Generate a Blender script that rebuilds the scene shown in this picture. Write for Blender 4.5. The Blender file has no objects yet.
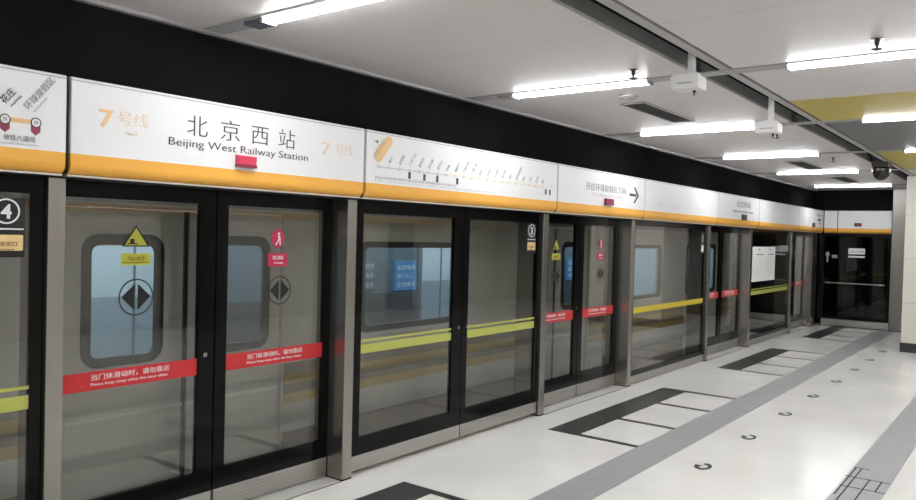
import bpy, bmesh, math
from mathutils import Matrix, Vector
PI = math.pi
SC = bpy.context.scene
COL = SC.collection
ORD = ['first', 'second', 'third', 'fourth', 'fifth', 'sixth', 'seventh', 'eighth', 'ninth', 'tenth']

# ------------------------------------------------------------------ materials
def nmat(name):
    m = bpy.data.materials.new(name); m.use_nodes = True
    n = m.node_tree.nodes; l = m.node_tree.links
    return m, n, l, n['Principled BSDF']
def mat(name, col, rough=.5, metal=0., spec=.5, noise=0., nscale=(8, 8, 8), rnoise=0., bump=0., emit=None, estr=0.):
    m, n, l, b = nmat(name)
    b.inputs['Base Color'].default_value = (*col, 1)
    b.inputs['Roughness'].default_value = rough
    b.inputs['Metallic'].default_value = metal
    b.inputs['Specular IOR Level'].default_value = spec
    if emit:
        b.inputs['Emission Color'].default_value = (*emit, 1); b.inputs['Emission Strength'].default_value = estr
    if noise or rnoise or bump:
        tc = n.new('ShaderNodeTexCoord'); mp = n.new('ShaderNodeMapping'); mp.inputs['Scale'].default_value = nscale
        l.new(tc.outputs['Object'], mp.inputs['Vector'])
        t = n.new('ShaderNodeTexNoise'); t.inputs['Scale'].default_value = 1; t.inputs['Detail'].default_value = 5
        l.new(mp.outputs['Vector'], t.inputs['Vector'])
        if noise:
            r = n.new('ShaderNodeMapRange'); r.inputs['From Min'].default_value = .3; r.inputs['From Max'].default_value = .7
            r.inputs['To Min'].default_value = 1 - noise; r.inputs['To Max'].default_value = 1 + noise
            l.new(t.outputs['Fac'], r.inputs['Value'])
            v = n.new('ShaderNodeVectorMath'); v.operation = 'SCALE'; v.inputs[0].default_value = col
            l.new(r.outputs['Result'], v.inputs['Scale']); l.new(v.outputs['Vector'], b.inputs['Base Color'])
        if rnoise:
            r = n.new('ShaderNodeMapRange'); r.inputs['To Min'].default_value = max(0, rough - rnoise); r.inputs['To Max'].default_value = rough + rnoise
            l.new(t.outputs['Fac'], r.inputs['Value']); l.new(r.outputs['Result'], b.inputs['Roughness'])
        if bump:
            bp = n.new('ShaderNodeBump'); bp.inputs['Strength'].default_value = bump; bp.inputs['Distance'].default_value = .01
            l.new(t.outputs['Fac'], bp.inputs['Height']); l.new(bp.outputs['Normal'], b.inputs['Normal'])
    return m
def glass_mat(name, tint, f0=.04):
    m = bpy.data.materials.new(name); m.use_nodes = True
    n = m.node_tree.nodes; l = m.node_tree.links; n.clear()
    o = n.new('ShaderNodeOutputMaterial'); mx = n.new('ShaderNodeMixShader')
    tr = n.new('ShaderNodeBsdfTransparent'); tr.inputs['Color'].default_value = (*tint, 1)
    gl = n.new('ShaderNodeBsdfGlossy'); gl.inputs['Roughness'].default_value = .02; gl.inputs['Color'].default_value = (1, 1, 1, 1)
    lw = n.new('ShaderNodeLayerWeight'); lw.inputs['Blend'].default_value = .5
    p = n.new('ShaderNodeMath'); p.operation = 'POWER'; p.inputs[1].default_value = 5
    a = n.new('ShaderNodeMath'); a.operation = 'MULTIPLY_ADD'; a.inputs[1].default_value = 1 - f0; a.inputs[2].default_value = f0
    l.new(lw.outputs['Facing'], p.inputs[0]); l.new(p.outputs[0], a.inputs[0]); l.new(a.outputs[0], mx.inputs['Fac'])
    l.new(tr.outputs[0], mx.inputs[1]); l.new(gl.outputs[0], mx.inputs[2]); l.new(mx.outputs[0], o.inputs['Surface'])
    return m
def seam_mat(name, col, rough, lines, seamcol, spec=.5, noise=.03, nscale=(1, 1, 1), rnoise=0., metal=0., bump=0.):
    """plain surface with joint lines; lines = [(axis, period, offset, width)]"""
    m, n, l, b = nmat(name)
    b.inputs['Roughness'].default_value = rough; b.inputs['Specular IOR Level'].default_value = spec; b.inputs['Metallic'].default_value = metal
    tc = n.new('ShaderNodeTexCoord'); sp = n.new('ShaderNodeSeparateXYZ'); l.new(tc.outputs['Object'], sp.inputs[0])
    fac = None
    for ax, per, off, w in lines:
        ad = n.new('ShaderNodeMath'); ad.operation = 'ADD'; ad.inputs[1].default_value = -off + 1000 * per + w / 2
        l.new(sp.outputs[ax], ad.inputs[0])
        mo = n.new('ShaderNodeMath'); mo.operation = 'MODULO'; mo.inputs[1].default_value = per; l.new(ad.outputs[0], mo.inputs[0])
        lt = n.new('ShaderNodeMath'); lt.operation = 'LESS_THAN'; lt.inputs[1].default_value = w; l.new(mo.outputs[0], lt.inputs[0])
        if fac is None: fac = lt.outputs[0]
        else:
            mxx = n.new('ShaderNodeMath'); mxx.operation = 'MAXIMUM'; l.new(fac, mxx.inputs[0]); l.new(lt.outputs[0], mxx.inputs[1]); fac = mxx.outputs[0]
    mp = n.new('ShaderNodeMapping'); mp.inputs['Scale'].default_value = nscale; l.new(tc.outputs['Object'], mp.inputs['Vector'])
    t = n.new('ShaderNodeTexNoise'); t.inputs['Detail'].default_value = 6; t.inputs['Scale'].default_value = 1.3; l.new(mp.outputs['Vector'], t.inputs['Vector'])
    r = n.new('ShaderNodeMapRange'); r.inputs['From Min'].default_value = .3; r.inputs['From Max'].default_value = .7
    r.inputs['To Min'].default_value = 1 - noise; r.inputs['To Max'].default_value = 1 + noise; l.new(t.outputs['Fac'], r.inputs['Value'])
    v = n.new('ShaderNodeVectorMath'); v.operation = 'SCALE'; v.inputs[0].default_value = col; l.new(r.outputs['Result'], v.inputs['Scale'])
    mx = n.new('ShaderNodeMix'); mx.data_type = 'RGBA'; mx.inputs['B'].default_value = (*seamcol, 1)
    l.new(v.outputs['Vector'], mx.inputs['A']); l.new(mx.outputs['Result'], b.inputs['Base Color'])
    if fac is not None: l.new(fac, mx.inputs['Factor'])
    else: mx.inputs['Factor'].default_value = 0
    if rnoise:
        r2 = n.new('ShaderNodeMapRange'); r2.inputs['To Min'].default_value = max(.02, rough - rnoise); r2.inputs['To Max'].default_value = rough + rnoise
        l.new(t.outputs['Fac'], r2.inputs['Value']); l.new(r2.outputs['Result'], b.inputs['Roughness'])
    if bump:
        bp = n.new('ShaderNodeBump'); bp.inputs['Strength'].default_value = bump; bp.inputs['Distance'].default_value = .003; bp.invert = True
        l.new(fac, bp.inputs['Height']); l.new(bp.outputs['Normal'], b.inputs['Normal'])
    return m

M = {}
M['floor'] = seam_mat('polished pale stone floor', (.80, .785, .745), .19, [('X', .935, 5.05, .005)], (.70, .69, .65), noise=.05, nscale=(.8, .8, .8), rnoise=.06)
M['black_stone'] = mat('black granite inlay', (.032, .032, .032), .32, noise=.05, nscale=(5, 5, 5))
M['tactile'] = seam_mat('grey tactile paving', (.33, .335, .34), .38, [('Y', .0335, 0, .006), ('X', .33, .1, .004)], (.31, .315, .32), noise=.08, nscale=(3, 30, 1), bump=.12)
M['sill'] = mat('pale steel threshold', (.55, .54, .51), .3, noise=.06, nscale=(3, 40, 3))
M['joint'] = mat('dark joint', (.008, .008, .008), .8, spec=.1)
M['ceiling'] = seam_mat('pale metal ceiling panels', (.63, .60, .595), .42, [('X', 1.305, 1.33, .006)], (.40, .385, .38), noise=.03, nscale=(.5, .5, .5), spec=.3)
M['slot'] = mat('grey slot lining', (.24, .25, .245), .5, noise=.08)
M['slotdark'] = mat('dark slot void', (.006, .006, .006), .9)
M['alu'] = mat('pale aluminium edge', (.42, .41, .41), .4, metal=.2)
M['black_wall'] = mat('matt black fascia', (.0105, .0107, .0115), .9, spec=0., noise=.15, nscale=(2, 2, 2))
M['end_black'] = mat('black end cladding', (.010, .010, .0105), .9, spec=0., noise=.15)
M['steel'] = mat('brushed steel pillar', (.36, .345, .315), .27, metal=.95, noise=.03, nscale=(90, 90, .5), rnoise=.0)
M['steel_dim'] = mat('steel darkened for dim end', (.22, .21, .195), .35, metal=.9, noise=.04, nscale=(90, 90, .5))  # pillar steel toned down: dim light at the platform end put into the colour
M['kick'] = mat('brushed steel kick plate', (.42, .41, .38), .32, metal=.85, noise=.07, nscale=(1.2, 60, 60))
M['frame'] = mat('black glossy glass border', (.0035, .0035, .0038), .13, spec=.16)
M['glass'] = glass_mat('screen door glass', (.83, .845, .835), .065)
M['darkglass'] = glass_mat('dark end door glass', (.55, .55, .55), .03)
M['trainglass'] = glass_mat('train window glass', (.80, .84, .86), .03)
M['white'] = mat('white enamel header', (.78, .78, .785), .34, noise=.015, nscale=(.7, .7, .7))
M['yellow'] = mat('amber yellow enamel', (.84, .415, .06), .34, noise=.03, nscale=(2, 2, 2))
M['lip'] = mat('pale header lip', (.62, .58, .50), .4)
M['underside'] = mat('dark header underside', (.03, .03, .03), .5)
M['ink'] = mat('dark grey lettering', (.045, .045, .047), .5)
M['greyink'] = mat('worn grey lettering', (.34, .34, .35), .5)
M['paleink'] = mat('faint grey lettering', (.64, .64, .645), .5)
M['fadeorange'] = mat('faded orange lettering', (.80, .52, .25), .5)
M['palorange'] = mat('sun bleached orange lettering', (.80, .66, .50), .5)
M['bleached'] = mat('almost bleached lettering', (.80, .70, .62), .5)
M['maroon'] = mat('maroon marker', (.27, .035, .075), .5)
M['red'] = mat('red warning film', (.58, .025, .03), .4, noise=.05)
M['redled'] = mat('red door lamp', (.66, .05, .11), .3)
M['darkred'] = mat('dark red lamp base', (.22, .012, .03), .3)
M['greenyellow'] = mat('yellow green film', (.45, .475, .10), .4, noise=.04)
M['ochre_film'] = mat('warm yellow film', (.60, .47, .035), .4, noise=.04)
M['stickeryellow'] = mat('bright yellow sticker', (.40, .41, .035), .45)
M['gold'] = mat('gold sticker', (.74, .54, .25), .4, noise=.05)
M['goldink'] = mat('brown sticker lettering', (.22, .10, .03), .5)
M['pink'] = mat('crimson sticker', (.50, .015, .07), .45)
M['whiteink'] = mat('white lettering', (.80, .80, .80), .5)
M['blackfilm'] = mat('black film', (.010, .010, .011), .3)
M['paper'] = mat('white notice paper', (.80, .80, .79), .6, noise=.02)
M['tube'] = mat('glowing tube diffuser', (.9, .9, .9), .4, emit=(.955, .98, 1), estr=17)
M['whitemetal'] = mat('white painted metal', (.74, .73, .73), .4)
M['greymetal'] = mat('grey painted trunking', (.36, .355, .36), .45)
M['darkcap'] = mat('slate end cap', (.10, .10, .13), .45)
M['vent'] = mat('dark vent interior', (.035, .035, .035), .7)
M['ventslat'] = mat('vent slat grey', (.16, .16, .16), .5)
M['chrome'] = mat('chrome', (.55, .55, .54), .15, metal=1)
M['yellowpanel'] = mat('mustard ceiling panel', (.47, .38, .075), .5, noise=.06, nscale=(1, 1, 1))
M['darkpanel'] = seam_mat('slate grey ceiling panel', (.15, .148, .15), .5, [('X', .9, 8.75, .02)], (.07, .07, .07), noise=.05)
M['tile'] = seam_mat('cream wall tile', (.70, .66, .60), .3, [('Z', .733, .09, .008), ('Y', .9, -1.15, .006)], (.45, .42, .38), noise=.03)
M['skirting'] = mat('black skirting', (.02, .02, .02), .35)
M['dome'] = mat('black plastic dome', (.012, .012, .012), .25)
M['trainbody'] = mat('pale beige train side', (.52, .485, .425), .38, noise=.04, nscale=(1, 1, 1))
M['trainroof'] = mat('grey train upper side', (.20, .20, .185), .45)
M['rubber'] = mat('black window rubber', (.018, .018, .018), .45)
M['trainochre'] = mat('ochre train stripe', (.42, .29, .07), .45, noise=.1)
M['trainbrown'] = mat('brown train stripe', (.20, .155, .105), .45, noise=.15)
M['traindark'] = mat('train underframe', (.03, .03, .03), .7)
M['moulding'] = mat('bright door moulding', (.62, .60, .54), .3, metal=.3)
M['intwall'] = mat('slate blue carriage lining', (.14, .185, .225), .5)
M['intpale'] = mat('pale blue carriage panel', (.66, .78, .85), .45)
M['intmid'] = mat('mid blue carriage panel', (.33, .42, .49), .45)
M['intfloor'] = mat('dark carriage floor', (.06, .06, .065), .5)
M['seat'] = mat('dark grey carriage seat', (.06, .065, .07), .5)
M['intlamp'] = mat('carriage lamp', (.9, .9, .9), .4, emit=(.85, .95, 1), estr=6.5)
M['screen'] = mat('lit blue display', (.05, .16, .32), .3, emit=(.08, .22, .42), estr=.25)
M['tunnel'] = mat('dark tunnel concrete', (.02, .02, .02), .9, noise=.3)
M['plate'] = mat('grey plate', (.33, .33, .33), .5)
M['green'] = mat('green sign film', (.02, .45, .2), .4)

# ------------------------------------------------------------------ mesh helpers
def B(bm, x0, x1, y0, y1, z0, z1):
    v = [bm.verts.new((x, y, z)) for x in (x0, x1) for y in (y0, y1) for z in (z0, z1)]
    for f in ((0, 1, 3, 2), (4, 6, 7, 5), (0, 4, 5, 1), (2, 3, 7, 6), (0, 2, 6, 4), (1, 5, 7, 3)):
        bm.faces.new([v[i] for i in f])
    return bm
def prism(bm, pts, axis, a0, a1):
    """extrude a 2-D outline along an axis: axis 'x' pts=(y,z), 'y' pts=(x,z), 'z' pts=(x,y)"""
    def P(p, a):
        return {'x': (a, p[0], p[1]), 'y': (p[0], a, p[1]), 'z': (p[0], p[1], a)}[axis]
    A = [bm.verts.new(P(p, a0)) for p in pts]; C = [bm.verts.new(P(p, a1)) for p in pts]
    bm.faces.new(A); bm.faces.new(C[::-1])
    for i in range(len(pts)):
        j = (i + 1) % len(pts); bm.faces.new((A[i], C[i], C[j], A[j]))
    return bm
def ring(bm, outer, inner, axis, a0, a1):
    """closed band between two outlines with the same number of points"""
    def P(p, a):
        return {'x': (a, p[0], p[1]), 'y': (p[0], a, p[1]), 'z': (p[0], p[1], a)}[axis]
    n = len(outer)
    V = [[bm.verts.new(P(p, a)) for p in o] for o in (outer, inner) for a in (a0, a1)]
    for i in range(n):
        j = (i + 1) % n
        for q, s in ((0, 1), (3, 2), (2, 0), (1, 3)):
            bm.faces.new((V[q][i], V[q][j], V[s][j], V[s][i]))
    return bm
def circ(cx, cy, rx, ry=None, n=32, a0=0, a1=2 * PI, closed=True):
    ry = rx if ry is None else ry
    k = n if closed else n - 1
    return [(cx + rx * math.cos(a0 + (a1 - a0) * i / k), cy + ry * math.sin(a0 + (a1 - a0) * i / k)) for i in range(n)]
def rrect(x0, x1, y0, y1, r, n=6):
    o = []
    for cx, cy, a in ((x1 - r, y1 - r, 0), (x0 + r, y1 - r, PI / 2), (x0 + r, y0 + r, PI), (x1 - r, y0 + r, 3 * PI / 2)):
        o += [(cx + r * math.cos(a + PI / 2 * i / n), cy + r * math.sin(a + PI / 2 * i / n)) for i in range(n + 1)]
    return o
def lathe(bm, prof, cx, cy, n=24):
    rows = [[bm.verts.new((cx + r * math.cos(2 * PI * i / n), cy + r * math.sin(2 * PI * i / n), z)) for i in range(n)] for r, z in prof]
    for a, b in zip(rows, rows[1:]):
        for i in range(n):
            j = (i + 1) % n; bm.faces.new((a[i], a[j], b[j], b[i]))
    bm.faces.new(rows[0]); bm.faces.new(rows[-1][::-1])
    return bm
def nb(): return bmesh.new()
def obj(name, bm, m, parent=None, bevel=0., smooth=False, local=None):
    """link a bmesh as one object; coordinates are world, moved to the parent's frame"""
    bmesh.ops.recalc_face_normals(bm, faces=bm.faces)
    org = WORLD.get(parent, Vector((0, 0, 0))) if parent else Vector((0, 0, 0))
    if parent: bmesh.ops.translate(bm, verts=bm.verts, vec=-org)
    me = bpy.data.meshes.new(name); bm.to_mesh(me); bm.free()
    for mm in (m if isinstance(m, (list, tuple)) else [m]): me.materials.append(mm)
    if smooth:
        for p in me.polygons: p.use_smooth = True
    o = bpy.data.objects.new(name, me); COL.objects.link(o)
    if parent: o.parent = parent
    WORLD[o] = org
    if bevel:
        b = o.modifiers.new('bevel', 'BEVEL'); b.width = bevel; b.segments = 2; b.limit_method = 'ANGLE'
    return o
WORLD = {}
def thing(name, label, cat, loc=(0, 0, 0), group=None):
    o = bpy.data.objects.new(name, None); COL.objects.link(o); o.location = loc; o.empty_display_size = .1
    o['label'] = label; o['category'] = cat
    if group: o['group'] = group
    WORLD[o] = Vector(loc)
    return o
def tag(o, label, cat, group=None):
    o['label'] = label; o['category'] = cat
    if group: o['group'] = group
    return o
def struct(name, bm, m, parent=None, **k):
    o = obj(name, bm, m, parent, **k)
    if not parent: o['kind'] = 'structure'
    return o
def text(body, x, z, h, y, m, parent, name='lettering', width=None, face='-Y', rot=0., spacing=1., thick=.0012, bold=0., align='LEFT'):
    """raised lettering; (x,z) is the left end of the baseline, h the font size in metres"""
    cu = bpy.data.curves.new('t', 'FONT'); cu.body = body; cu.size = h; cu.extrude = thick; cu.space_character = spacing; cu.offset = bold
    cu.resolution_u = 3; cu.align_x = align
    to = bpy.data.objects.new('t', cu); COL.objects.link(to)
    dg = bpy.context.evaluated_depsgraph_get(); dg.update()
    me = bpy.data.meshes.new_from_object(to.evaluated_get(dg))
    bpy.data.objects.remove(to); bpy.data.curves.remove(cu)
    if width and len(me.vertices):
        xs = [v.co.x for v in me.vertices]; w = max(xs) - min(xs)
        if w > 0: me.transform(Matrix.Diagonal((width / w, 1, 1, 1)))
    if rot: me.transform(Matrix.Rotation(rot, 4, 'Z'))
    me.transform(Matrix.Rotation(PI / 2, 4, 'X'))            # lies in XZ, reads from -Y
    if face == '-X':                                          # reads from -X: right hand is -Y
        me.transform(Matrix.Rotation(-PI / 2, 4, 'Z'))
        me.transform(Matrix.Translation((y, x, z)))
    elif face == '+Z': pass
    else: me.transform(Matrix.Translation((x, y, z)))
    org = WORLD.get(parent, Vector((0, 0, 0)))
    me.transform(Matrix.Translation(-org))
    me.materials.clear(); me.materials.append(m)
    o = bpy.data.objects.new(name, me); COL.objects.link(o); o.parent = parent; WORLD[o] = org
    return o

# ------------------------------------------------------------------ the setting
ZC = 2.93                       # ceiling height
XE = 18.05                      # end of the platform
XB, YR = -7.0, -8.0             # wall behind the camera, far side wall
fl = struct('floor', B(nb(), XB, 19.5, YR, .30, -.25, 0), M['floor'])
# black inlaid comb marking in front of each sliding door
def comb(x0, x1):
    b = nb(); t = .07
    B(b, x0, x1, -.632, -.33, 0, .0015)
    for o_ in (0, .82, 1.775, x1 - x0 - t):
        B(b, x0 + o_, x0 + o_ + t, -1.195, -.632, 0, .0015)
    obj('floor_marking', b, M['black_stone'], fl)
for a in (1.39, 6.06, 10.67, 15.38): comb(a, a + 2.69)
obj('tactile_strip', B(nb(), XB, 18.0, -1.52, -1.20, 0, .003), M['tactile'], fl)
obj('tactile_strip', B(nb(), XB, 14.0, -3.045, -2.745, 0, .003), M['tactile'], fl)
b = nb()
for (xa, ya, xb, yb) in ((6.72, -2.75, 6.73, -2.86), (6.43, -2.74, 6.44, -3.045), (6.15, -2.75, 6.16, -3.045), (5.75, -2.8, 6.73, -2.808), (5.75, -2.9, 6.45, -2.908), (6.15, -2.98, 6.45, -2.988), (5.9, -2.76, 6.72, -2.768)):
    B(b, min(xa, xb), max(xa, xb), min(ya, yb), max(ya, yb), .003, .0042)
obj('joint_line', b, M['joint'], fl)
for a, c in ((1.845, 3.785), (6.545, 8.455), (11.2, 13.13), (15.875, 17.46)):
    obj('threshold_plate', B(nb(), a, c, 0.0, .15, 0, .002), M['sill'], fl)
    obj('threshold_joint', B(nb(), a, c, -.008, 0.0, 0, .0012), M['joint'], fl)

b = nb()
B(b, XB, 19.5, -1.912, .16, ZC, ZC + .02)
B(b, XB, 19.5, YR, -2.185, ZC, ZC + .02)
ce = struct('ceiling', b, M['ceiling'])
b = nb(); B(b, XB, 19.5, -1.912, -1.900, ZC + .02, ZC + .105)
B(b, XB, 19.5, -2.20, -2.188, ZC + .02, ZC + .105)
struct('trim_1', b, M['slot'])
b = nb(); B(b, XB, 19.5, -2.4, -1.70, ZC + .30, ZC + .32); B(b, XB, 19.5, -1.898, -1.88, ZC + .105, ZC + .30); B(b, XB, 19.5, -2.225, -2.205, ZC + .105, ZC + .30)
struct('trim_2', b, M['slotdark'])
struct('trim_3', B(nb(), XB, 19.5, -2.165, -2.105, ZC - .004, ZC + .012), M['alu'])
# edge angle along the black fascia
struct('trim_4', B(nb(), XB, 18.0, .055, .10, ZC - .02, ZC), M['alu'])
b = nb(); B(b, XB, 18.6, .10, .14, 2.15, ZC + .02); B(b, XB, -.95, .10, .14, 0, 2.15)
struct('wall_left', b, M['black_wall'])
b = nb(); B(b, XE, XE + .05, -1.66, .14, 2.02, ZC + .02); B(b, XE, XE + .05, YR, -1.66, 0, ZC + .02); B(b, XE + .4, XE + .45, -1.7, 4.6, -1.3, ZC + .1)
struct('wall_end', b, M['end_black'])
struct('wall_back', B(nb(), XB - .1, XB, YR, .3, 0, ZC + .02), M['tile'])
struct('wall_right', B(nb(), XB, 19.5, YR - .1, YR, 0, ZC + .02), M['tile'])
b = nb(); B(b, XB, 19.5, .3, 4.6, -1.3, -1.25); B(b, XB, 19.5, 4.5, 4.6, -1.3, 4.2); B(b, XB, 19.5, .14, 4.6, 4.1, 4.2); B(b, XB - .1, XB, .3, 4.6, -1.3, 4.2)
struct('wall_tunnel', b, M['tunnel'])

# ------------------------------------------------------------------ steel pillars of the screen doors
pil = [(1.755, 1.84, 'steel pillar between the number 4 glass panel and the nearest sliding doors'),
       (3.79, 3.88, 'steel pillar right of the nearest sliding doors, showing its broad dark side'),
       (6.445, 6.54, 'steel pillar just right of the round number 3 plate'),
       (8.46, 8.555, 'steel pillar under the arrow sign, right of the second sliding doors'),
       (11.11, 11.195, 'thin steel pillar at the right end of the single yellow stripe'),
       (13.13, 13.235, 'steel pillar just left of the white paper notice'),
       (15.785, 15.875, 'thin steel pillar right of the white paper notice panel'),
       (17.46, 17.93, 'wide steel pillar in the far corner of the door wall')]
for a, c, lab in pil:
    t = thing('steel_pillar', lab, 'pillar', ((a + c) / 2, .1, 0), 'platform door pillars')
    obj('pillar_shaft', B(nb(), a, c, 0, .30, .0, 1.997), M['steel'], t, bevel=.004)
    obj('base_joint', B(nb(), a - .003, c + .003, -.003, .30, 0, .008), M['joint'], t)
t = thing('steel_pillar', 'full height steel pillar at the right side of the dark end door', 'pillar', (18.0, -1.53, 0), 'platform door pillars')
obj('pillar_shaft', B(nb(), 17.97, 18.05, -1.66, -1.40, 0, ZC), M['steel_dim'], t, bevel=.004)
obj('base_joint', B(nb(), 17.965, 18.05, -1.665, -1.395, 0, .01), M['joint'], t)

# ------------------------------------------------------------------ door leaves and fixed panels
def leaf(name, label, cat, x0, x1, y, gx0, gx1, kz0, kz1, gz0, gz1, group, th=.035, grooves=False):
    t = thing(name, label, cat, ((x0 + x1) / 2, y + th / 2, 0), group)
    b = nb()
    B(b, x0, x1, y, y + th, kz1, gz0); B(b, x0, x1, y, y + th, gz1, 1.996)
    B(b, x0, gx0, y, y + th, gz0, gz1); B(b, gx1, x1, y, y + th, gz0, gz1)
    obj('glass_border', b, M['frame'], t)
    obj('glass_pane', B(nb(), gx0, gx1, y + .010, y + .020, gz0, gz1), M['glass'], t)
    b = nb(); B(b, x0 + .004, x1 - .004, y - .004, y + th, kz0, kz1)
    if grooves:
        for i in range(5): B(b, x0 + .02, x1 - .3, y - .007, y - .004, kz0 + .02 + i * .023, kz0 + .030 + i * .023)
    obj('kick_plate', b, M['kick'], t, bevel=.002)
    return t
def band(t, x0, x1, y, z0, z1, m, name='warning_strip'):
    return obj(name, B(nb(), x0, x1, y - .002, y, z0, z1), m, t)
def red_band(t, x0, x1, y, big):
    s = band(t, x0, x1, y, .872, .974, M['red']); w = x1 - x0
    text('当门体滑动时，请勿靠近', x0 + w * .20, .928, .036, y - .003, M['whiteink'], s, width=w * .57)
    text('Please keep away when the door slides', x0 + w * .20, .897, .021, y - .003, M['whiteink'], s, width=w * .56)
def lock(t, x, y, z):
    b = nb(); prism(b, circ(x, z, .014, n=16), 'y', y - .012, y)
    o = obj('lock', b, M['chrome'], t)
    b = nb(); prism(b, circ(x, z, .005, n=10), 'y', y - .014, y - .012); obj('keyhole', b, M['joint'], o)
def arrows(t, x, z, r, y):
    b = nb(); ring(b, circ(x, z, r, n=36), circ(x, z, r * .93, n=36), 'y', y - .0015, y)
    for s in (-1, 1):
        prism(b, [(x + s * .09 * r, z + .72 * r), (x + s * .84 * r, z + .02 * r), (x + s * .09 * r, z - .72 * r)][::s], 'y', y - .0015, y)
    obj('arrow_sticker', b, M['blackfilm'], t)
def tri_sticker(t, x, z0, w, h, y):
    o = obj('warning_triangle', prism(nb(), [(x - w / 2, z0), (x + w / 2, z0), (x, z0 + h)], 'y', y - .001, y), M['blackfilm'], t)
    o2 = obj('triangle_face', prism(nb(), [(x - w * .40, z0 + .06 * h), (x + w * .40, z0 + .06 * h), (x, z0 + h * .87)], 'y', y - .002, y - .001), M['stickeryellow'], o)
    b = nb(); prism(b, rrect(x - w * .22, x - w * .06, z0 + .12 * h, z0 + .36 * h, .006), 'y', y - .003, y - .002); B(b, x - w * .32, x + w * .05, y - .003, y - .002, z0 + .11 * h, z0 + .16 * h)
    obj('hand_symbol', b, M['blackfilm'], o)
    s = obj('caution_label', B(nb(), x - w * .52, x + w * .54, y - .0015, y, z0 - .105, z0 - .038), M['stickeryellow'], t)
    text('当心夹手', x - w * .30, z0 - .078, .030, y - .0025, M['goldink'], s, width=w * .62)
    obj('label_rule', B(nb(), x - w * .48, x + w * .5, y - .0025, y - .0015, z0 - .092, z0 - .087), M['goldink'], s)
def red_sticker(t, x, z, r, y):
    o = obj('no_leaning_sign', prism(nb(), circ(x, z, r * .86, r, n=32), 'y', y - .001, y), M['pink'], t)
    b = nb(); prism(b, circ(x + .10 * r, z + .50 * r, .16 * r, n=12), 'y', y - .002, y - .001)
    prism(b, [(x - .05 * r, z + .35 * r), (x + .30 * r, z + .25 * r), (x + .34 * r, z - .2 * r), (x + .1 * r, z - .2 * r)], 'y', y - .002, y - .001)
    prism(b, [(x - .38 * r, z - .72 * r), (x - .20 * r, z - .72 * r), (x + .2 * r, z - .1 * r), (x + .02 * r, z - .1 * r)], 'y', y - .002, y - .001)
    prism(b, [(x + .22 * r, z - .72 * r), (x + .38 * r, z - .72 * r), (x + .34 * r, z - .1 * r), (x + .16 * r, z - .1 * r)], 'y', y - .002, y - .001)
    obj('leaning_figure', b, M['whiteink'], o)
    s = obj('sign_caption', B(nb(), x - 1.28 * r, x + 1.32 * r, y - .001, y, z - 3.0 * r, z - 1.6 * r), M['pink'], t)
    text('禁止倚靠', x - .7 * r, z - 2.25 * r, .030, y - .002, M['whiteink'], s, width=1.45 * r)
    text('No leaning', x - .5 * r, z - 2.72 * r, .018, y - .002, M['whiteink'], s, width=1.2 * r)
def number_plate(t, xc, y, num, w=.155):
    o = obj('number_plate', B(nb(), xc - w / 2, xc + w / 2, y - .002, y, 1.60, 1.885), M['blackfilm'], t)
    b = nb(); ring(b, circ(xc, 1.820, .061, n=36), circ(xc, 1.820, .053, n=36), 'y', y - .0035, y - .002)
    B(b, xc - w * .46, xc + w * .46, y - .0035, y - .002, 1.732, 1.739)
    obj('plate_ring', b, M['whiteink'], o)
    text(num, xc, 1.787, .093, y - .003, M['whiteink'], o, bold=.0025, align='CENTER')
    g = obj('gold_sticker', prism(nb(), rrect(xc - w * .45, xc + w * .45, 1.632, 1.708, .006), 'y', y - .0035, y - .002), M['gold'], o)
    text('安全出口', xc - w * .34, 1.655, .026, y - .0042, M['goldink'], g, width=w * .62)
    text('Emergency', xc - w * .34, 1.634, .014, y - .0042, M['goldink'], g, width=w * .55)
SG, FG = 'sliding screen door leaves', 'fixed glass screen panels'
ys, yf = .16, .03
# bay with the circled 4 (runs out of the frame on the left)
t = leaf('glass_panel', 'glass panel with the circled number 4 plate at the far left', 'glass panel', .48, 1.75, yf, .60, 1.692, .035, .14, .27, 1.91, FG)
band(t, .60, 1.692, yf + .010, .857, .926, M['greenyellow'], 'stripe'); band(t, .60, 1.692, yf + .010, .955, .972, M['greenyellow'], 'stripe')
number_plate(t, 1.580, yf + .010, '4', .17)
t = leaf('glass_panel', 'glass panel left of the number 4 panel, outside the photo edge', 'glass panel', -.92, .47, yf, -.83, .35, .035, .14, .27, 1.91, FG)
band(t, -.83, .35, yf + .010, .857, .926, M['greenyellow'], 'stripe')
# nearest sliding pair
t = leaf('sliding_door', 'sliding door leaf with yellow warning triangle, below the station name', 'sliding door', 1.845, 2.826, ys, 1.90, 2.715, .012, .143, .272, 1.91, SG, grooves=True)
red_band(t, 1.90, 2.715, ys + .010, True); lock(t, 2.760, ys, .993)
tri_sticker(t, 2.312, 1.650, .165, .122, ys + .010); arrows(t, 2.318, 1.365, .104, ys + .010)
t = leaf('sliding_door', 'sliding door leaf with round crimson sign, left of the broad steel pillar', 'sliding door', 2.836, 3.786, ys, 2.918, 3.727, .012, .143, .272, 1.91, SG, grooves=True)
red_band(t, 2.918, 3.727, ys + .010, True)
red_sticker(t, 3.315, 1.708, .062, ys + .010); arrows(t, 3.338, 1.361, .096, ys + .010)
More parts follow.
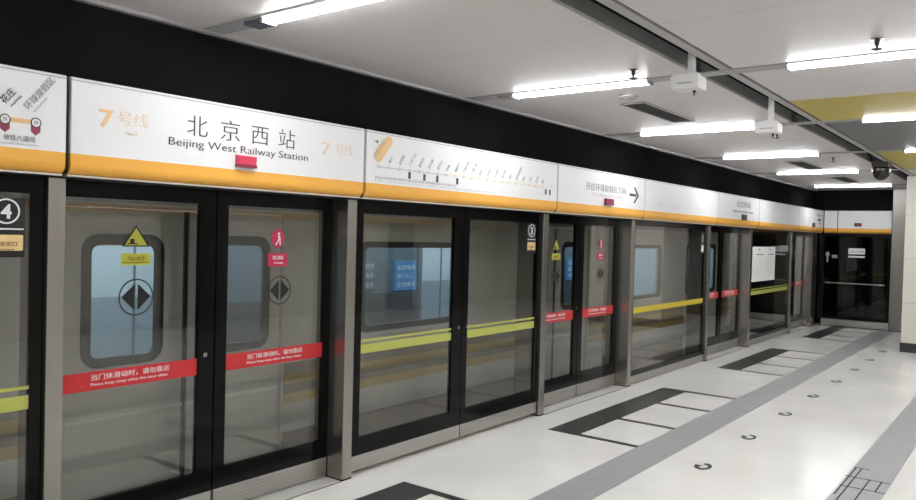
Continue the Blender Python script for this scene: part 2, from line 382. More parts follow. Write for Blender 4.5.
# fixed pair with the 3
t = leaf('glass_panel', 'glass panel with double green stripe, in front of the lit train window', 'glass panel', 3.885, 5.188, yf, 3.978, 5.055, .035, .14, .27, 1.90, FG)
band(t, 3.978, 5.055, yf + .010, .878, .944, M['greenyellow'], 'stripe'); band(t, 3.978, 5.055, yf + .010, .962, .979, M['greenyellow'], 'stripe'); lock(t, 5.132, yf, .98)
t = leaf('glass_panel', 'glass panel with double green stripe and the circled number 3 plate', 'glass panel', 5.196, 6.44, yf, 5.272, 6.372, .035, .14, .27, 1.90, FG)
band(t, 5.272, 6.372, yf + .010, .875, .942, M['greenyellow'], 'stripe'); band(t, 5.272, 6.372, yf + .010, .962, .979, M['greenyellow'], 'stripe'); lock(t, 5.25, yf, .98)
number_plate(t, 6.283, yf + .010, '3')
# second sliding pair
t = leaf('sliding_door', 'sliding door leaf with small yellow triangle, right of the number 3 panel', 'sliding door', 6.545, 7.485, ys, 6.62, 7.39, .012, .143, .272, 1.91, SG)
red_band(t, 6.62, 7.39, ys + .010, False); lock(t, 7.44, ys, .993)
tri_sticker(t, 6.985, 1.630, .165, .122, ys + .010); arrows(t, 6.99, 1.35, .1, ys + .010)
t = leaf('sliding_door', 'sliding door leaf with faded red sign, under the arrow header', 'sliding door', 7.495, 8.455, ys, 7.585, 8.36, .012, .143, .272, 1.91, SG)
red_band(t, 7.585, 8.36, ys + .010, False)
red_sticker(t, 8.0, 1.70, .062, ys + .010); arrows(t, 8.01, 1.355, .096, ys + .010)
# single fixed panel with one yellow stripe
t = leaf('glass_panel', 'wide glass panel with one plain yellow stripe', 'glass panel', 8.56, 11.105, yf, 8.63, 11.03, .012, .10, .16, 1.93, FG)
band(t, 8.63, 11.03, yf + .010, .860, .930, M['ochre_film'], 'stripe')
o = obj('number_plate', B(nb(), 10.89, 11.02, yf + .008, yf + .010, 1.59, 1.89), M['blackfilm'], t)
b = nb(); B(b, 10.915, 10.995, yf + .0065, yf + .008, 1.61, 1.70); obj('white_sticker', b, M['whiteink'], o)
text('2', 10.955, 1.76, .12, yf + .007, M['whiteink'], o, bold=.002, align='CENTER')
# third sliding pair
for a, c, g0, g1, lab in ((11.2, 12.155, 11.27, 12.08, 'sliding door leaf right of the single yellow stripe panel'), (12.165, 13.125, 12.24, 13.05, 'sliding door leaf just left of the paper notice panel')):
    t = leaf('sliding_door', lab, 'sliding door', a, c, ys, g0, g1, .012, .143, .272, 1.91, SG)
    red_band(t, g0, g1, ys + .010, False)
# fixed panel with the notice
t = leaf('glass_panel', 'glass panel with the white paper notice and thin green stripes', 'glass panel', 13.24, 15.78, yf, 13.32, 15.70, .012, .10, .16, 1.95, FG)
band(t, 13.32, 15.70, yf + .010, .86, .925, M['greenyellow'], 'stripe'); band(t, 13.32, 15.70, yf + .010, .945, .962, M['greenyellow'], 'stripe')
o = obj('painted_reflection', B(nb(), 15.05, 15.66, yf + .007, yf + .010, 1.60, 1.72), M['plate'], t)  # grey patch painted for a reflection in the glass
n_ = thing('paper_notice', 'white paper notice stuck on the far glass panel', 'notice', (14.06, yf, 1.08))
obj('sheet', B(nb(), 13.37, 14.76, yf + .004, yf + .008, 1.085, 1.69), M['paper'], n_)
b = nb()
for a, c, z0, z1 in ((13.72, 13.82, 1.63, 1.65), (14.38, 14.48, 1.63, 1.65), (13.60, 14.02, 1.548, 1.562), (14.30, 14.68, 1.548, 1.562)):
    obj('heading_line', B(nb(), a, c, yf + .003, yf + .004, z0, z1), M['ink'], n_)
b = nb()
for i in range(9):
    B(b, 13.52, 14.02 - .05 * (i % 3), yf + .003, yf + .004, 1.49 - i * .035, 1.497 - i * .035); B(b, 14.12, 14.62 - .06 * ((i + 1) % 3), yf + .003, yf + .004, 1.49 - i * .035, 1.497 - i * .035)
obj('printed_line', b, M['paleink'], n_)
# last sliding pair before the corner
for a, c, g0, g1, lab in ((15.88, 16.665, 15.94, 16.60, 'farthest sliding door leaf but one, right of the notice panel'), (16.675, 17.455, 16.74, 17.40, 'farthest sliding door leaf, beside the corner pillar')):
    t = leaf('sliding_door', lab, 'sliding door', a, c, ys, g0, g1, .012, .143, .272, 1.91, SG)
    red_band(t, g0, g1, ys + .010, False)

# ------------------------------------------------------------------ header panels
YH = -.10
def header(x0, x1, label):
    t = thing('header_panel', label, 'header panel', ((x0 + x1) / 2, 0, 2.0), 'white and yellow header panels')
    g = .013; a, c = x0 + g, x1 - g
    obj('white_face', prism(nb(), [(YH, 2.112), (YH, 2.478), (YH + .007, 2.485), (.095, 2.485), (.095, 2.112)], 'x', a, c), M['white'], t)
    pr = [(YH, 2.112), (YH, 2.060)] + [(YH + .05 - .05 * math.cos(q * PI / 16), 2.060 - .05 * math.sin(q * PI / 16)) for q in range(1, 9)] + [(.0, 2.010), (.0, 2.112)]
    obj('yellow_trim', prism(nb(), pr, 'x', a, c), M['yellow'], t)
    obj('bottom_lip', B(nb(), a, c, YH + .03, YH + .06, 2.001, 2.010), M['lip'], t)
    obj('underside_cover', B(nb(), x0 + .001, x1 - .001, YH + .06, .22, 1.999, 2.010), M['underside'], t)
    obj('top_edge', B(nb(), a, c, YH - .002, YH, 2.468, 2.4715), M['greyink'], t)
    obj('joint_gasket', B(nb(), x1 - g - .0005, x1 - .0005, YH + .012, .09, 2.012, 2.48), M['joint'], t)
    return t
YT = YH - .0018
joints = [-.83, 1.80, 3.846, 6.515, 8.575, 11.16, 13.2, 15.86, 17.93]
labs = ['header panel with two maroon route markers at the far left', 'header panel carrying the large black station name',
        'header panel with the faded route map, right of the station name', 'header panel with the black arrow pointing right',
        'mostly blank header panel right of the arrow panel', 'header panel with small black text, above the third sliding doors',
        'blank header panel above the white paper notice', 'last header panel before the corner, with small dark marks']
H = [header(joints[i], joints[i + 1], labs[i]) for i in range(8)]
# 0: end of the route map
t = H[0]
for x in (1.512, 1.647):
    b = nb(); prism(b, [(x - .021, 2.232), (x + .021, 2.232), (x + .021, 2.196), (x, 2.178), (x - .021, 2.196)], 'y', YT, YH)
    o = obj('route_marker', b, M['maroon'], t)
    r_ = obj('marker_ring', ring(nb(), circ(x, 2.238, .024, n=24), circ(x, 2.238, .019, n=24), 'y', YT - .002, YT), M['ink'], o)
    obj('marker_face', prism(nb(), circ(x, 2.238, .019, n=24), 'y', YT - .0015, YT), M['white'], o)
    text('换', x - .011, 2.230, .022, YT - .002, M['greyink'], o)
obj('route_line', B(nb(), 1.537, 1.622, YT, YH, 2.229, 2.250), M['fadeorange'], t)
obj('route_line', B(nb(), .9, 1.487, YT, YH, 2.229, 2.250), M['fadeorange'], t)
text('环球度假区', 1.612, 2.292, .040, YT, M['greyink'], t, rot=math.radians(52))
text('Universal Resort', 1.64, 2.285, .014, YT, M['paleink'], t, rot=math.radians(52))
text('花庄', 1.510, 2.305, .040, YT, M['ink'], t, rot=math.radians(52))
text('Huazhuang', 1.54, 2.295, .016, YT, M['greyink'], t, rot=math.radians(52))
text('地铁八通线', 1.505, 2.146, .030, YT, M['greyink'], t, width=.14)
text('Batong Line of the metro', 1.46, 2.128, .013, YT, M['paleink'], t, width=.20)
# 1: station name
t = H[1]
for ch, x0, x1 in (('北', 2.440, 2.568), ('京', 2.652, 2.783), ('西', 2.868, 2.992), ('站', 3.075, 3.203)):
    text(ch, x0, 2.284, .130, YT, M['ink'], t, width=x1 - x0, bold=-.0016)
text('Beijing West Railway Station', 2.328, 2.212, .062, YT, M['ink'], t, width=.985, bold=-.0006)
text('7', 1.945, 2.262, .125, YT, M['fadeorange'], t, width=.075, bold=.002)
text('号线', 2.045, 2.288, .078, YT, M['palorange'], t, width=.165)
text('Line 7', 2.09, 2.235, .026, YT, M['palorange'], t)
text('7', 3.435, 2.270, .115, YT, M['palorange'], t, width=.075, bold=.001)
text('号线', 3.560, 2.290, .078, YT, M['bleached'], t, width=.16)
def lamp(t, x0, x1, z0, z1, m1, m2):
    o = obj('door_lamp', prism(nb(), [(YH, z0), (YH - .03, z0 + .008), (YH - .034, z1 - .006), (YH - .01, z1), (YH, z1)], 'x', x0, x1), m1, t)
    obj('lamp_base', B(nb(), x0 - .002, x1 + .002, YH - .036, YH, z0 - .004, z0 + .014), m2, o)
lamp(t, 2.766, 2.896, 2.131, 2.199, M['redled'], M['darkred'])
# 2: faded route map
t = H[2]
b = nb(); ang = math.radians(50); ca, sa = math.cos(ang), math.sin(ang)
cap = [(4.03 + ca * p - sa * q, 2.36 + sa * p + ca * q) for p, q in [(px - .0, py) for px, py in rrect(-.11, .12, -.036, .036, .035)]]
prism(b, cap, 'y', YT, YH); o = obj('station_capsule', b, M['fadeorange'], t)
text('北京西站', 3.945, 2.285, .045, YT - .001, M['gold'], o, rot=ang, width=None)
b = nb(); B(b, 3.935, 3.962, YT, YH, 2.407, 2.412); prism(b, [(3.957, 2.396), (3.975, 2.4095), (3.957, 2.423)], 'y', YT, YH); obj('small_arrow', b, M['ink'], t)
for i in range(21):
    x = 3.98 + i * .112
    obj('station_ring', ring(nb(), circ(x, 2.235, .013, n=14), circ(x, 2.235, .009, n=14), 'y', YT, YH), M['paleink'], t)
b = nb(); B(b, 4.75, 6.25, YT + .0008, YH, 2.235, 2.243); obj('route_line', b, M['palorange'], t)
b = nb(); B(b, 3.98, 4.75, YT + .0008, YH, 2.231, 2.235); obj('route_line', b, M['greyink'], t)
names = ['湾子', '达官营', '广安门内', '菜市口', '虎坊桥', '珠市口', '桥湾', '磁器口', '广渠门内', '广渠门外', '双井', '九龙山', '大郊亭', '百子湾', '化工', '欢乐谷景区', '垡头', '双合', '焦化厂', '黄厂']
for i, s in enumerate(names):
    text(s, 4.10 + i * .112, 2.262, .030, YT, M['paleink'], t, rot=math.radians(55))
b = nb()
for x, z in ((4.318, 2.172), (4.492, 2.17), (4.648, 2.17), (4.905, 2.17), (6.292, 2.168), (6.368, 2.168)):
    obj('black_marker', B(nb(), x - .013, x + .013, YT - .0004, YH, z, z + .05), M['ink'], t)
text('首车末车时刻 请以车站公告为准 请勿倚靠车门 注意安全', 3.945, 2.150, .022, YT, M['paleink'], t, width=.95)
text('Please mind the gap and the closing doors', 3.945, 2.130, .014, YT, M['paleink'], t, width=1.5)
# 3: destination and arrow
t = H[3]
text('开往环球度假区方向', 7.09, 2.275, .085, YT, M['greyink'], t, width=.95)
text('To Universal Resort', 7.25, 2.215, .045, YT, M['paleink'], t, width=.70)
b = nb(); B(b, 8.15, 8.33, YT, YH, 2.258, 2.288)
for s in (-1, 1):
    prism(b, [(8.26, 2.273 + s * .09), (8.30, 2.273 + s * .09), (8.40, 2.273), (8.35, 2.273)][::s], 'y', YT, YH)
obj('direction_arrow', b, M['ink'], t)
lamp(t, 7.52, 7.69, 2.131, 2.199, M['maroon'], M['darkred'])
# 4..7: small marks
t = H[4]
b = nb()
for x in (9.05, 9.22, 9.42, 9.62): B(b, x, x + .022, YT, YH, 2.17, 2.215)
obj('station_mark', b, M['paleink'], t); obj('route_line', B(nb(), 8.9, 11.0, YT + .0008, YH, 2.20, 2.204), M['paleink'], t)
t = H[5]
text('北京西站', 12.0, 2.315, .105, YT, M['greyink'], t, width=.72); text('Beijing West Railway Station', 11.85, 2.225, .05, YT, M['greyink'], t, width=1.0)
lamp(t, 12.27, 12.45, 2.115, 2.199, M['ink'], M['ink'])
t = H[6]; obj('faint_line', B(nb(), 13.9, 15.5, YT + .0008, YH, 2.20, 2.204), M['paleink'], t)
t = H[7]
text('开往方向', 17.25, 2.345, .07, YT, M['greyink'], t, width=.5); b = nb(); B(b, 17.40, 17.66, YT, YH, 2.25, 2.295); B(b, 17.5, 17.6, YT, YH, 2.19, 2.21); obj('dark_mark', b, M['ink'], t)
lamp(t, 16.93, 17.05, 2.115, 2.20, M['ink'], M['ink'])

# end wall header (faces the camera along the platform)
def end_header(y0, y1, label):
    t = thing('header_panel', label, 'header panel', (18.0, (y0 + y1) / 2, 2.0), 'white and yellow header panels')
    XF = 17.95
    obj('white_face', prism(nb(), [(XF, 2.112), (XF, 2.478), (XF + .007, 2.485), (18.048, 2.485), (18.048, 2.112)], 'y', y0 + .008, y1 - .008), M['white'], t)
    pr = [(XF, 2.112), (XF, 2.060)] + [(XF + .05 - .05 * math.cos(q * PI / 16), 2.060 - .05 * math.sin(q * PI / 16)) for q in range(1, 9)] + [(18.048, 2.010), (18.048, 2.112)]
    obj('yellow_trim', prism(nb(), pr, 'y', y0 + .008, y1 - .008), M['yellow'], t)
    obj('underside_cover', B(nb(), XF + .05, 18.048, y0, y1, 1.998, 2.010), M['underside'], t)
    return t
end_header(-.375, -.105, 'short corner header panel between the long header and the end header')
t = end_header(-1.40, -.375, 'header panel above the dark end door, with dark red display')
o = obj('red_display', B(nb(), 17.935, 17.95, -.84, -.70, 2.155, 2.225), M['blackfilm'], t)
obj('display_digits', B(nb(), 17.934, 17.935, -.825, -.735, 2.175, 2.20), M['red'], o)

# end door (dark glass) with its signs
t = thing('end_door', 'dark glass door at the far end of the platform', 'door', (18.0, -.7, 0))
x0 = 18.0
b = nb(); B(b, x0, x0 + .04, -1.395, -.02, .16, .24); B(b, x0, x0 + .04, -1.395, -.02, 1.93, 1.997); B(b, x0, x0 + .04, -1.395, -1.33, .24, 1.93); B(b, x0, x0 + .04, -.10, -.02, .24, 1.93)
obj('glass_border', b, M['frame'], t)
obj('glass_pane', B(nb(), x0 + .012, x0 + .022, -1.33, -.10, .24, 1.93), M['darkglass'], t)
obj('kick_plate', B(nb(), x0 - .005, x0 + .04, -1.385, -.10, .015, .155), M['kick'], t, bevel=.002)
obj('push_bar', B(nb(), x0 - .05, x0 - .03, -1.31, -.16, .932, .948), M['kick'], t, bevel=.004)
for yy in (-.22, -1.22): obj('bar_bracket', B(nb(), x0 - .035, x0 + .01, yy - .015, yy + .015, .92, .96), M['kick'], t)
s = obj('sign_plate', B(nb(), x0 + .006, x0 + .012, -.91, -.595, 1.565, 1.69), M['whiteink'], t)
text('工作人员专用', -.62, 1.60, .055, x0 + .005, M['ink'], s, face='-X', width=.27)
obj('sign_rule', B(nb(), x0 + .006, x0 + .012, -.91, -.595, 1.495, 1.53), M['whiteink'], t)
s = obj('small_plate', B(nb(), x0 + .006, x0 + .012, -.385, -.275, 1.47, 1.54), M['plate'], t)
text('端门', -.29, 1.49, .035, x0 + .005, M['ink'], s, face='-X', width=.08)
b = nb(); v = [(yy, zz) for yy, zz in circ(-.19, 1.55, .04, .055, n=20)]; prism(b, v, 'x', x0 + .006, x0 + .012); B(b, x0 + .006, x0 + .012, -.205, -.175, 1.38, 1.50)
obj('key_switch', b, M['plate'], t)

# white tiled column at the right edge
t = thing('tiled_column', 'cream tiled column with black skirting at the right edge', 'column', (15.6, -2.6, 0))
obj('tile_cladding', B(nb(), 14.62, 15.9, -3.4, -2.052, .155, ZC), M['tile'], t, bevel=.004)
obj('skirting', B(nb(), 14.61, 15.91, -3.41, -2.042, 0, .155), M['skirting'], t)

# curved arrow marks on the floor
for i, x in enumerate((4.70, 5.92, 7.10, 8.335, 9.55, 10.80, 12.02, 13.23, 14.45)):
    b = nb(); n = 18; o_, i_ = [], []
    for k in range(n):
        a = math.radians(110 - 255 * k / (n - 1)); w = .020 + .010 * math.sin(PI * k / (n - 1))
        cx, cy = math.sin(a), math.cos(a)
        o_.append((x + .10 * math.cos(a - PI / 2) , -1.825 - .060 * math.sin(a - PI / 2) * -1))
        i_.append((x + .052 * math.cos(a - PI / 2), -1.825 + .034 * math.sin(a - PI / 2)))
    for k in range(n - 1):
        prism(b, [o_[k], o_[k + 1], i_[k + 1], i_[k]], 'z', 0, .0015)
    prism(b, [(x + .02, -1.755), (x - .075, -1.772), (x + .01, -1.812)], 'z', 0, .0016)
    bmesh.ops.remove_doubles(b, verts=b.verts, dist=1e-5)
    lab = ('curved black arrow sticker on the floor, %s counted from the camera' % ORD[i]) if i else 'curved black arrow sticker on the floor nearest the camera, below the frame edge'
    tag(obj('arrow_sticker', b, M['blackfilm']), lab, 'floor arrow', 'curved arrow stickers along the platform')

# ------------------------------------------------------------------ ceiling things
def luminaire(x, y0, y1, label, ext0=None, ext1=None, group='tube lights under the ceiling'):
    """a lit batten across the platform; ext0/ext1: how far its grey trunking goes on"""
    t = thing('ceiling_tube_light', label, 'ceiling light', (x, (y0 + y1) / 2, ZC), group)
    e0 = y0 if ext0 is None else ext0; e1 = y1 if ext1 is None else ext1
    if e0 < y0: obj('trunking', B(nb(), x - .065, x + .065, e0, y0, ZC - .010, ZC), M['greymetal'], t, bevel=.002)
    if e1 > y1: obj('trunking', B(nb(), x - .065, x + .065, y1, e1, ZC - .010, ZC), M['greymetal'], t, bevel=.002)
    obj('tray', B(nb(), x - .062, x + .062, y0, y1, ZC - .010, ZC), M['whitemetal'], t)
    pr = [(x - .048, ZC - .010)] + [(x - .048 * math.cos(a * PI / 8), ZC - .012 - .022 * math.sin(a * PI / 8)) for a in range(9)] + [(x + .048, ZC - .010)]
    obj('diffuser', prism(nb(), pr, 'y', y0, y1), M['tube'], t)
    obj('end_cap', B(nb(), x - .05, x + .05, y0 - .014, y0, ZC - .036, ZC - .010), M['greymetal'], t)
    obj('end_cap', B(nb(), x - .05, x + .05, y1, y1 + .014, ZC - .036, ZC - .010), M['greymetal'], t)
    if y1 > -1: obj('ballast_box', B(nb(), x - .055, x + .055, y1 + .014, y1 + .16, ZC - .032, ZC - .010), M['darkcap'] if 2 < x < 4 else M['greymetal'], t, bevel=.003)
    return t
rows = [-5.3, -2.65, 0.0, 2.71, 5.27, 7.87, 10.6, 13.28, 16.55]
for i, x in enumerate(rows):
    k = i - 3
    lab = None
    if k >= 0:
        lab = ['large bright tube light cut by the top edge, above the station name', 'tube light left of the ceiling slot, level with the first hanging white box',
               'tube light left of the ceiling slot ending behind the second white box', 'third tube light from the far end, left of the slot',
               'second tube light from the far end, left of the slot', 'farthest tube light, just before the black end wall'][k]
    else: lab = 'tube light behind the camera, left of the slot, %s row back' % ORD[-k - 1]
    luminaire(x, -1.56, -.46 if k == 0 else -.41 if k < 2 else -.36 if k < 5 else -.22, lab, -2.45 if x < 14.4 else -1.9, .07)
    if x < 14.4:
        lab = {0: 'tube light right of the slot, nearest row ahead of the camera, above the frame', 1: 'brightest tube light right of the slot, cut by the right edge', 2: 'tube light right of the slot, between mustard and slate panels',
               3: 'small far tube light right of the slot, behind the slate panel', 4: 'farthest tube light right of the slot, hidden by the column'}.get(k, 'tube light behind the camera, right of the slot, %s row back' % ORD[abs(k) - 1])
        luminaire(x, -3.72, -2.53, lab, -3.9, -2.45)
        luminaire(x, -6.6, -5.3, 'tube light over the far half of the platform, %s row from the back wall' % ORD[i])

def vent(x0, x1, y0, y1, label):
    t = thing('ceiling_vent', label, 'ceiling vent', ((x0 + x1) / 2, (y0 + y1) / 2, ZC), 'dark air vents in the ceiling')
    obj('vent_backing', B(nb(), x0, x1, y0, y1, ZC - .004, ZC - .001), M['vent'], t)
    b = nb(); w = .014
    B(b, x0, x1, y0, y0 + w, ZC - .012, ZC - .001); B(b, x0, x1, y1 - w, y1, ZC - .012, ZC - .001); B(b, x0, x0 + w, y0, y1, ZC - .012, ZC - .001); B(b, x1 - w, x1, y0, y1, ZC - .012, ZC - .001)
    obj('vent_frame', b, M['alu'], t)
    b = nb(); n = 8
    for i in range(n):
        yy = y0 + w + (y1 - y0 - 2 * w) * (i + .5) / n
        prism(b, [(yy - .008, ZC - .010), (yy + .004, ZC - .004), (yy + .006, ZC - .006), (yy - .006, ZC - .012)], 'x', x0 + w, x1 - w)
    obj('vent_slats', b, M['ventslat'], t)
vent(6.09, 7.25, -1.17, -.945, 'dark ceiling vent nearest the camera, right of the smoke detector')
vent(11.46, 12.76, -1.17, -.93, 'dark ceiling vent between the far tube lights, the middle one')
vent(14.35, 15.70, -1.17, -.93, 'dark ceiling vent farthest away, before the last tube light')

def sprinkler(x, y, label):
    t = thing('ceiling_sprinkler', label, 'sprinkler', (x, y, ZC), 'fire sprinklers')
    obj('sprinkler_plate', lathe(nb(), [(.034, ZC - .001), (.034, ZC - .006), (.02, ZC - .012), (.001, ZC - .012)], x, y, 18), M['chrome'], t)
    obj('sprinkler_body', lathe(nb(), [(.012, ZC - .010), (.012, ZC - .035), (.006, ZC - .045), (.006, ZC - .07)], x, y, 12), M['vent'], t)
    obj('deflector', lathe(nb(), [(.006, ZC - .058), (.030, ZC - .060), (.030, ZC - .063), (.002, ZC - .064)], x, y, 14), M['vent'], t)
sprinkler(4.89, -1.61, 'fire sprinkler above the left tube light, before the first hanging box')
sprinkler(4.84, -3.10, 'fire sprinkler on the right ceiling above the brightest tube light')
sprinkler(8.42, -1.62, 'fire sprinkler hanging just below the second white box')
sprinkler(11.14, -1.62, 'fire sprinkler by the end of the third farthest tube light')
t = thing('smoke_detector', 'flat round smoke detector beside the nearest ceiling vent', 'smoke detector', (5.80, -1.15, ZC))
obj('detector_base', lathe(nb(), [(.075, ZC - .001), (.075, ZC - .012), (.06, ZC - .020), (.001, ZC - .021)], 5.80, -1.15, 28), M['alu'], t)
obj('detector_cap', lathe(nb(), [(.035, ZC - .018), (.033, ZC - .026), (.02, ZC - .030), (.001, ZC - .030)], 5.80, -1.15, 24), M['alu'], t)

def hung_box(x, zb, label):
    t = thing('hanging_box', label, 'hanging box', (x, -2.02, ZC), 'white boxes hung from the ceiling slot')
    obj('post', B(nb(), x - .022, x + .022, -2.065, -2.025, zb + .105, ZC + .30), M['whitemetal'], t, bevel=.004)
    b = nb(); B(b, x - .05, x + .05, -2.09, -1.99, zb + .098, zb + .106); obj('mounting_plate', b, M['whitemetal'], t)
    b = nb(); prism(b, [(-2.12, zb), (-1.94, zb), (-1.93, zb + .08), (-1.96, zb + .098), (-2.09, zb + .098), (-2.12, zb + .08)], 'x', x - .075, x + .075)
    bx = obj('box_body', b, M['whitemetal'], t, bevel=.008)
    obj('cable_gland', lathe(nb(), [(.010, zb), (.010, zb - .015), (.005, zb - .018), (.005, zb - .035)], x + .02, -2.06, 12), M['vent'], t)
    obj('side_vent', B(nb(), x - .078, x - .075, -2.08, -1.98, zb + .03, zb + .04), M['alu'], bx)
hung_box(4.82, 2.735, 'white box hung on a post from the slot, beside the bright tube light')
hung_box(6.64, 2.675, 'second white box hung on a post from the slot, left of the mustard panel')

t = thing('dome_camera', 'black dome camera hanging from the ceiling slot near the column', 'security camera', (12.10, -2.05, ZC))
obj('mount', B(nb(), 11.95, 12.25, -2.15, -1.95, 2.86, ZC + .10), M['vent'], t)
obj('housing', lathe(nb(), [(.11, 2.86), (.115, 2.84), (.115, 2.80)], 12.10, -2.05, 28), M['dome'], t)
obj('dome_shell', lathe(nb(), [(.11, 2.80)] + [(.11 * math.cos(a * PI / 16), 2.79 - .11 * math.sin(a * PI / 16)) for a in range(0, 8)], 12.10, -2.05, 28), M['dome'], t, smooth=True)

def cpanel(x0, x1, y0, y1, m, label):
    o = obj('ceiling_panel', B(nb(), x0, x1, y0, y1, ZC - .006, ZC), m); tag(o, label, 'ceiling panel', 'coloured ceiling panels')
cpanel(6.63, 7.80, -3.07, -2.19, M['yellowpanel'], 'mustard yellow ceiling panel right of the slot, nearest the camera')
cpanel(7.945, 10.52, -4.4, -2.19, M['darkpanel'], 'slate grey ceiling panel right of the slot')
cpanel(10.68, 13.2, -3.07, -2.19, M['yellowpanel'], 'small far mustard yellow ceiling panel behind the slate panel')

# ------------------------------------------------------------------ the other side of the platform (seen in the glass)
t = thing('opposite_signboard', 'white and yellow signboard on the opposite side, seen only mirrored in glass', 'signboard', (6, YR, 2.0))
obj('white_face', B(nb(), XB + .02, 18.02, YR + .003, YR + .10, 2.112, 2.485), M['white'], t)
obj('yellow_trim', B(nb(), XB + .02, 18.02, YR + .003, YR + .10, 2.0, 2.112), M['yellow'], t)
struct('trim_5', B(nb(), XB, 19.4, YR, YR + .03, 2.485, ZC), M['black_wall'])
for x0, x1, lab in ((7.45, 8.10, 'first dark column on the opposite side, behind the photographer'), (13.0, 13.5, 'second dark column on the opposite side, mirrored in the glass'), (15.9, 17.1, 'third and widest dark column on the opposite side'), (17.60, 17.85, 'fourth dark column on the opposite side, in the corner')):
    t = thing('dark_column', lab, 'column', ((x0 + x1) / 2, YR + .2, 0))
    obj('cladding', B(nb(), x0, x1, YR + .002, YR + .35, .15, 1.99), M['dome'], t, bevel=.004)
    obj('column_base', B(nb(), x0 - .01, x1 + .01, YR + .002, YR + .36, 0, .15), M['skirting'], t)

# ------------------------------------------------------------------ the train behind the glass
TX0, TX1, TY = -6.0, 14.7, .45
tr = thing('subway_train', 'beige subway train standing behind the glass screen doors', 'train', (3.5, TY, -.9))
doors = [-1.84, 2.83, 7.50, 12.17]
wins = [(-.27, 1.10), (4.40, 5.77), (9.07, 10.44)]
b = nb(); cuts = [TX0]
opens = sorted([(d - .77, d + .77, -.02, 1.87) for d in doors] + [(a, c, .975, 1.67) for a, c in wins])
x = TX0
for a, c, z0, z1 in opens:
    B(b, x, a, TY, TY + .08, -.6, 1.90)
    if z0 > -.6: B(b, a, c, TY, TY + .08, -.6, z0)
    B(b, a, c, TY, TY + .08, z1, 1.90); x = c
B(b, x, TX1, TY, TY + .08, -.6, 1.90)
B(b, TX1 - .08, TX1, TY, 3.2, -.6, 1.90); B(b, TX0, TX0 + .08, TY, 3.2, -.6, 1.90)
obj('body_side', b, M['trainbody'], tr)
b = nb(); prism(b, [(TY, 1.90), (TY + .03, 2.35), (TY + .35, 2.75), (2.85, 2.75), (3.17, 2.35), (3.2, 1.90), (3.1, 1.90), (3.1, 2.3), (TY + .1, 2.3), (TY + .1, 1.90)], 'x', TX0, TX1)
obj('roof', b, M['trainroof'], tr)
obj('cab_bulkhead', B(nb(), TX1 - .3, TX1 - .26, TY + .1, 3.02, 0, 2.22), M['intpale'], tr)
b = nb()
for a, c in [(TX0, doors[0] - .79)] + [(doors[i] + .79, doors[i + 1] - .79) for i in range(3)] + [(doors[3] + .79, TX1)]: B(b, a, c, TY - .003, TY, -.6, .30)
obj('shade_strip', b, M['trainbrown'], tr)  # brown strip painted for the shade on the train's lower side
obj('underframe', B(nb(), TX0 + .1, TX1 - .1, TY + .1, 3.1, -1.2, -.6), M['traindark'], tr)
obj('carriage_floor', B(nb(), TX0 + .1, TX1 - .1, TY + .09, 3.1, -.06, 0), M['intfloor'], tr)
segs = [(TX0, doors[0] - .79)] + [(doors[i] + .79, doors[i + 1] - .79) for i in range(3)] + [(doors[3] + .79, TX1)]
for z0, z1, m in ((.645, .715, 'trainochre'), (.575, .645, 'trainbrown'), (.505, .575, 'trainochre'), (.715, .80, 'trainbrown')):
    b = nb()
    for a, c in segs: B(b, a, c, TY - .002, TY, z0, z1)
    obj('livery_stripe', b, M[m], tr)
for a, c in wins:
    w = obj('window_rim', ring(nb(), rrect(a - .02, c + .02, .955, 1.69, .07), rrect(a + .03, c - .03, 1.005, 1.64, .05), 'y', TY - .006, TY + .03), M['rubber'], tr)
    obj('window_glass', B(nb(), a, c, TY + .035, TY + .041, .975, 1.67), M['trainglass'], w)
    obj('window_sill', B(nb(), a - .02, c + .02, TY - .01, TY, .925, .942), M['moulding'], w)
for d in doors:
    for s in (-1, 1):
        a, c = (d - .765, d - .006) if s < 0 else (d + .006, d + .765)
        wa, wc = (d - .67, d - .155) if s < 0 else (d + .155, d + .67)
        fr = ring(nb(), [(a, 0), ], [(a, 0)], 'y', 0, 0) if False else nb()
        B(fr, a, c, TY + .03, TY + .06, -.02, .93); B(fr, a, c, TY + .03, TY + .06, 1.715, 1.865); B(fr, a, wa, TY + .03, TY + .06, .93, 1.715); B(fr, wc, c, TY + .03, TY + .06, .93, 1.715)
        dl = obj('train_door', fr, M['trainbody'], tr)
        obj('window_rim', ring(nb(), rrect(wa, wc, .93, 1.715, .10), rrect(wa + .055, wc - .055, .985, 1.65, .05), 'y', TY + .022, TY + .05), M['rubber'], dl)
        # corners of the square cut closed in body colour
        obj('corner_fill', ring(nb(), rrect(wa - .001, wc + .001, .929, 1.716, .002), rrect(wa, wc, .93, 1.715, .10), 'y', TY + .031, TY + .058), M['trainbody'], dl)
        obj('window_glass', B(nb(), wa + .02, wc - .02, TY + .040, TY + .046, .95, 1.69), M['trainglass'], dl)
        obj('door_moulding', B(nb(), a + .01, c - .01, TY + .018, TY + .03, .622, .640), M['moulding'], dl)
        e = (c - .012, c) if s < 0 else (a, a + .012)
        obj('door_seal', B(nb(), e[0], e[1], TY + .026, TY + .062, -.02, 1.865), M['rubber'], dl)
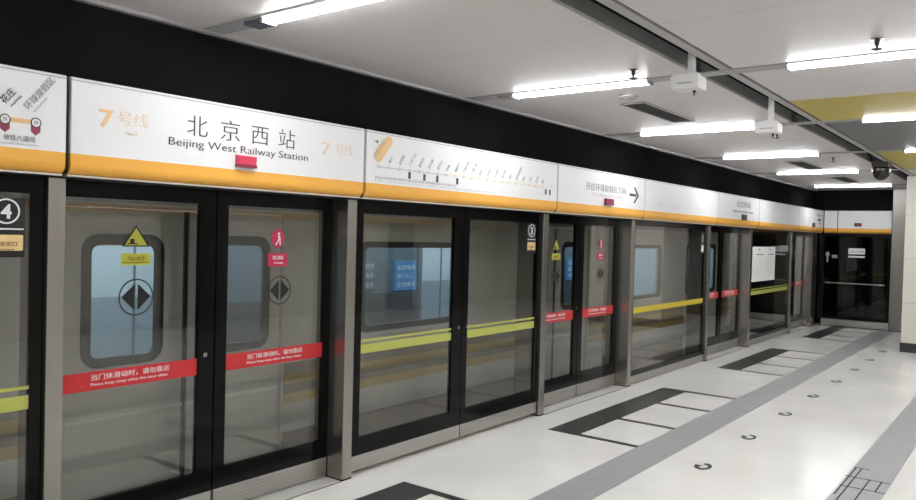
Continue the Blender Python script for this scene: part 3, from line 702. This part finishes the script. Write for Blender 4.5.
# carriage interior
b = nb(); B(b, TX0 + .1, TX1 - .1, 3.02, 3.10, 0, 2.3); obj('far_lining', b, M['intwall'], tr)
b = nb(); B(b, TX0 + .1, TX1 - .1, TY + .1, 3.02, 2.22, 2.26); obj('inner_ceiling', b, M['intpale'], tr)
for yy in (1.15, 2.35): obj('carriage_lamp', B(nb(), TX0 + .4, TX1 - .4, yy - .06, yy + .06, 2.205, 2.22), M['intlamp'], tr)
for k in range(-2, 3):
    xs = 4.67 * k
    if TX0 < 3.4 + xs and 4.45 + xs < TX1 - .1:
        p = obj('inner_door', B(nb(), 3.42 + xs, 4.40 + xs, 2.99, 3.02, 0, 2.05), M['intwall'], tr)
        obj('door_window', B(nb(), 3.50 + xs, 4.33 + xs, 2.985, 2.99, 1.10, 1.58), M['intpale'], p)
        obj('lower_panel', B(nb(), 3.50 + xs, 4.33 + xs, 2.985, 2.99, .50, 1.10), M['intmid'], p)
        obj('top_rail', B(nb(), 3.46 + xs, 4.37 + xs, 2.975, 2.99, 1.58, 1.66), M['whiteink'], p)
        obj('door_gap', B(nb(), 3.90 + xs, 3.92 + xs, 2.975, 2.985, 0, 1.57), M['intwall'], p)
    if TX0 < -.3 + xs and 3.3 + xs < TX1 - .1:
        obj('bench_seat', prism(nb(), [(2.55, .42), (2.98, .38), (2.98, .97), (2.90, .97), (2.84, .48), (2.55, .48)], 'x', -.25 + xs, 3.3 + xs), M['seat'], tr)
        p = obj('display', B(nb(), 2.95 + xs, 3.38 + xs, 2.985, 3.02, .99, 1.385), M['screen'], tr)
        for i, (s, wd) in enumerate((('北京地铁', .46), ('请先下后上', .40), ('文明乘车', .46))):
            text(s, 2.97 + xs, 1.27 - i * .115, .075, 2.983, M['whiteink'], p, width=wd * .82)
        p = obj('notice_board', B(nb(), 2.22 + xs, 2.56 + xs, 2.985, 3.02, 1.02, 1.42), M['intwall'], tr)
        for i in range(3): text('注意安全', 2.24 + xs, 1.30 - i * .12, .075, 2.983, M['whiteink'], p, width=.28)
    px = 2.85 + xs
    if TX0 < px < TX1: obj('grab_pole', lathe(nb(), [(.018, 0.), (.018, 2.22)], px, 1.75, 12), M['chrome'], tr, smooth=True)

# ------------------------------------------------------------------ camera and world
f, yaw, pit, rol = 763.96, .6525, .0205, .0264
fw = Vector((math.cos(yaw) * math.cos(pit), math.sin(yaw) * math.cos(pit), -math.sin(pit)))
r = fw.cross(Vector((0, 0, 1))).normalized(); u = r.cross(fw)
r2 = math.cos(rol) * r + math.sin(rol) * u; u2 = -math.sin(rol) * r + math.cos(rol) * u
cam = bpy.data.cameras.new('camera'); co = bpy.data.objects.new('camera', cam); COL.objects.link(co)
cam.sensor_width = 36; cam.lens = f * 36 / 916; cam.clip_start = .05; cam.clip_end = 100
mw = Matrix.Identity(4)
for i in range(3):
    mw[i][0], mw[i][1], mw[i][2] = r2[i], u2[i], -fw[i]
mw.translation = Vector((0, -3.875, 1.7665))
co.matrix_world = mw
SC.camera = co
w = bpy.data.worlds.new('world'); SC.world = w; w.use_nodes = True
w.node_tree.nodes['Background'].inputs['Color'].default_value = (.01, .01, .01, 1)
w.node_tree.nodes['Background'].inputs['Strength'].default_value = .2
SC.view_settings.view_transform = 'Standard'; SC.view_settings.look = 'None'
SC.view_settings.gamma = 1; SC.view_settings.use_curve_mapping = False
SC.view_settings.exposure = 1.56
SC.cycles.max_bounces = 12; SC.cycles.transparent_max_bounces = 24; SC.cycles.glossy_bounces = 5; SC.cycles.diffuse_bounces = 5
SC.cycles.use_denoising = True
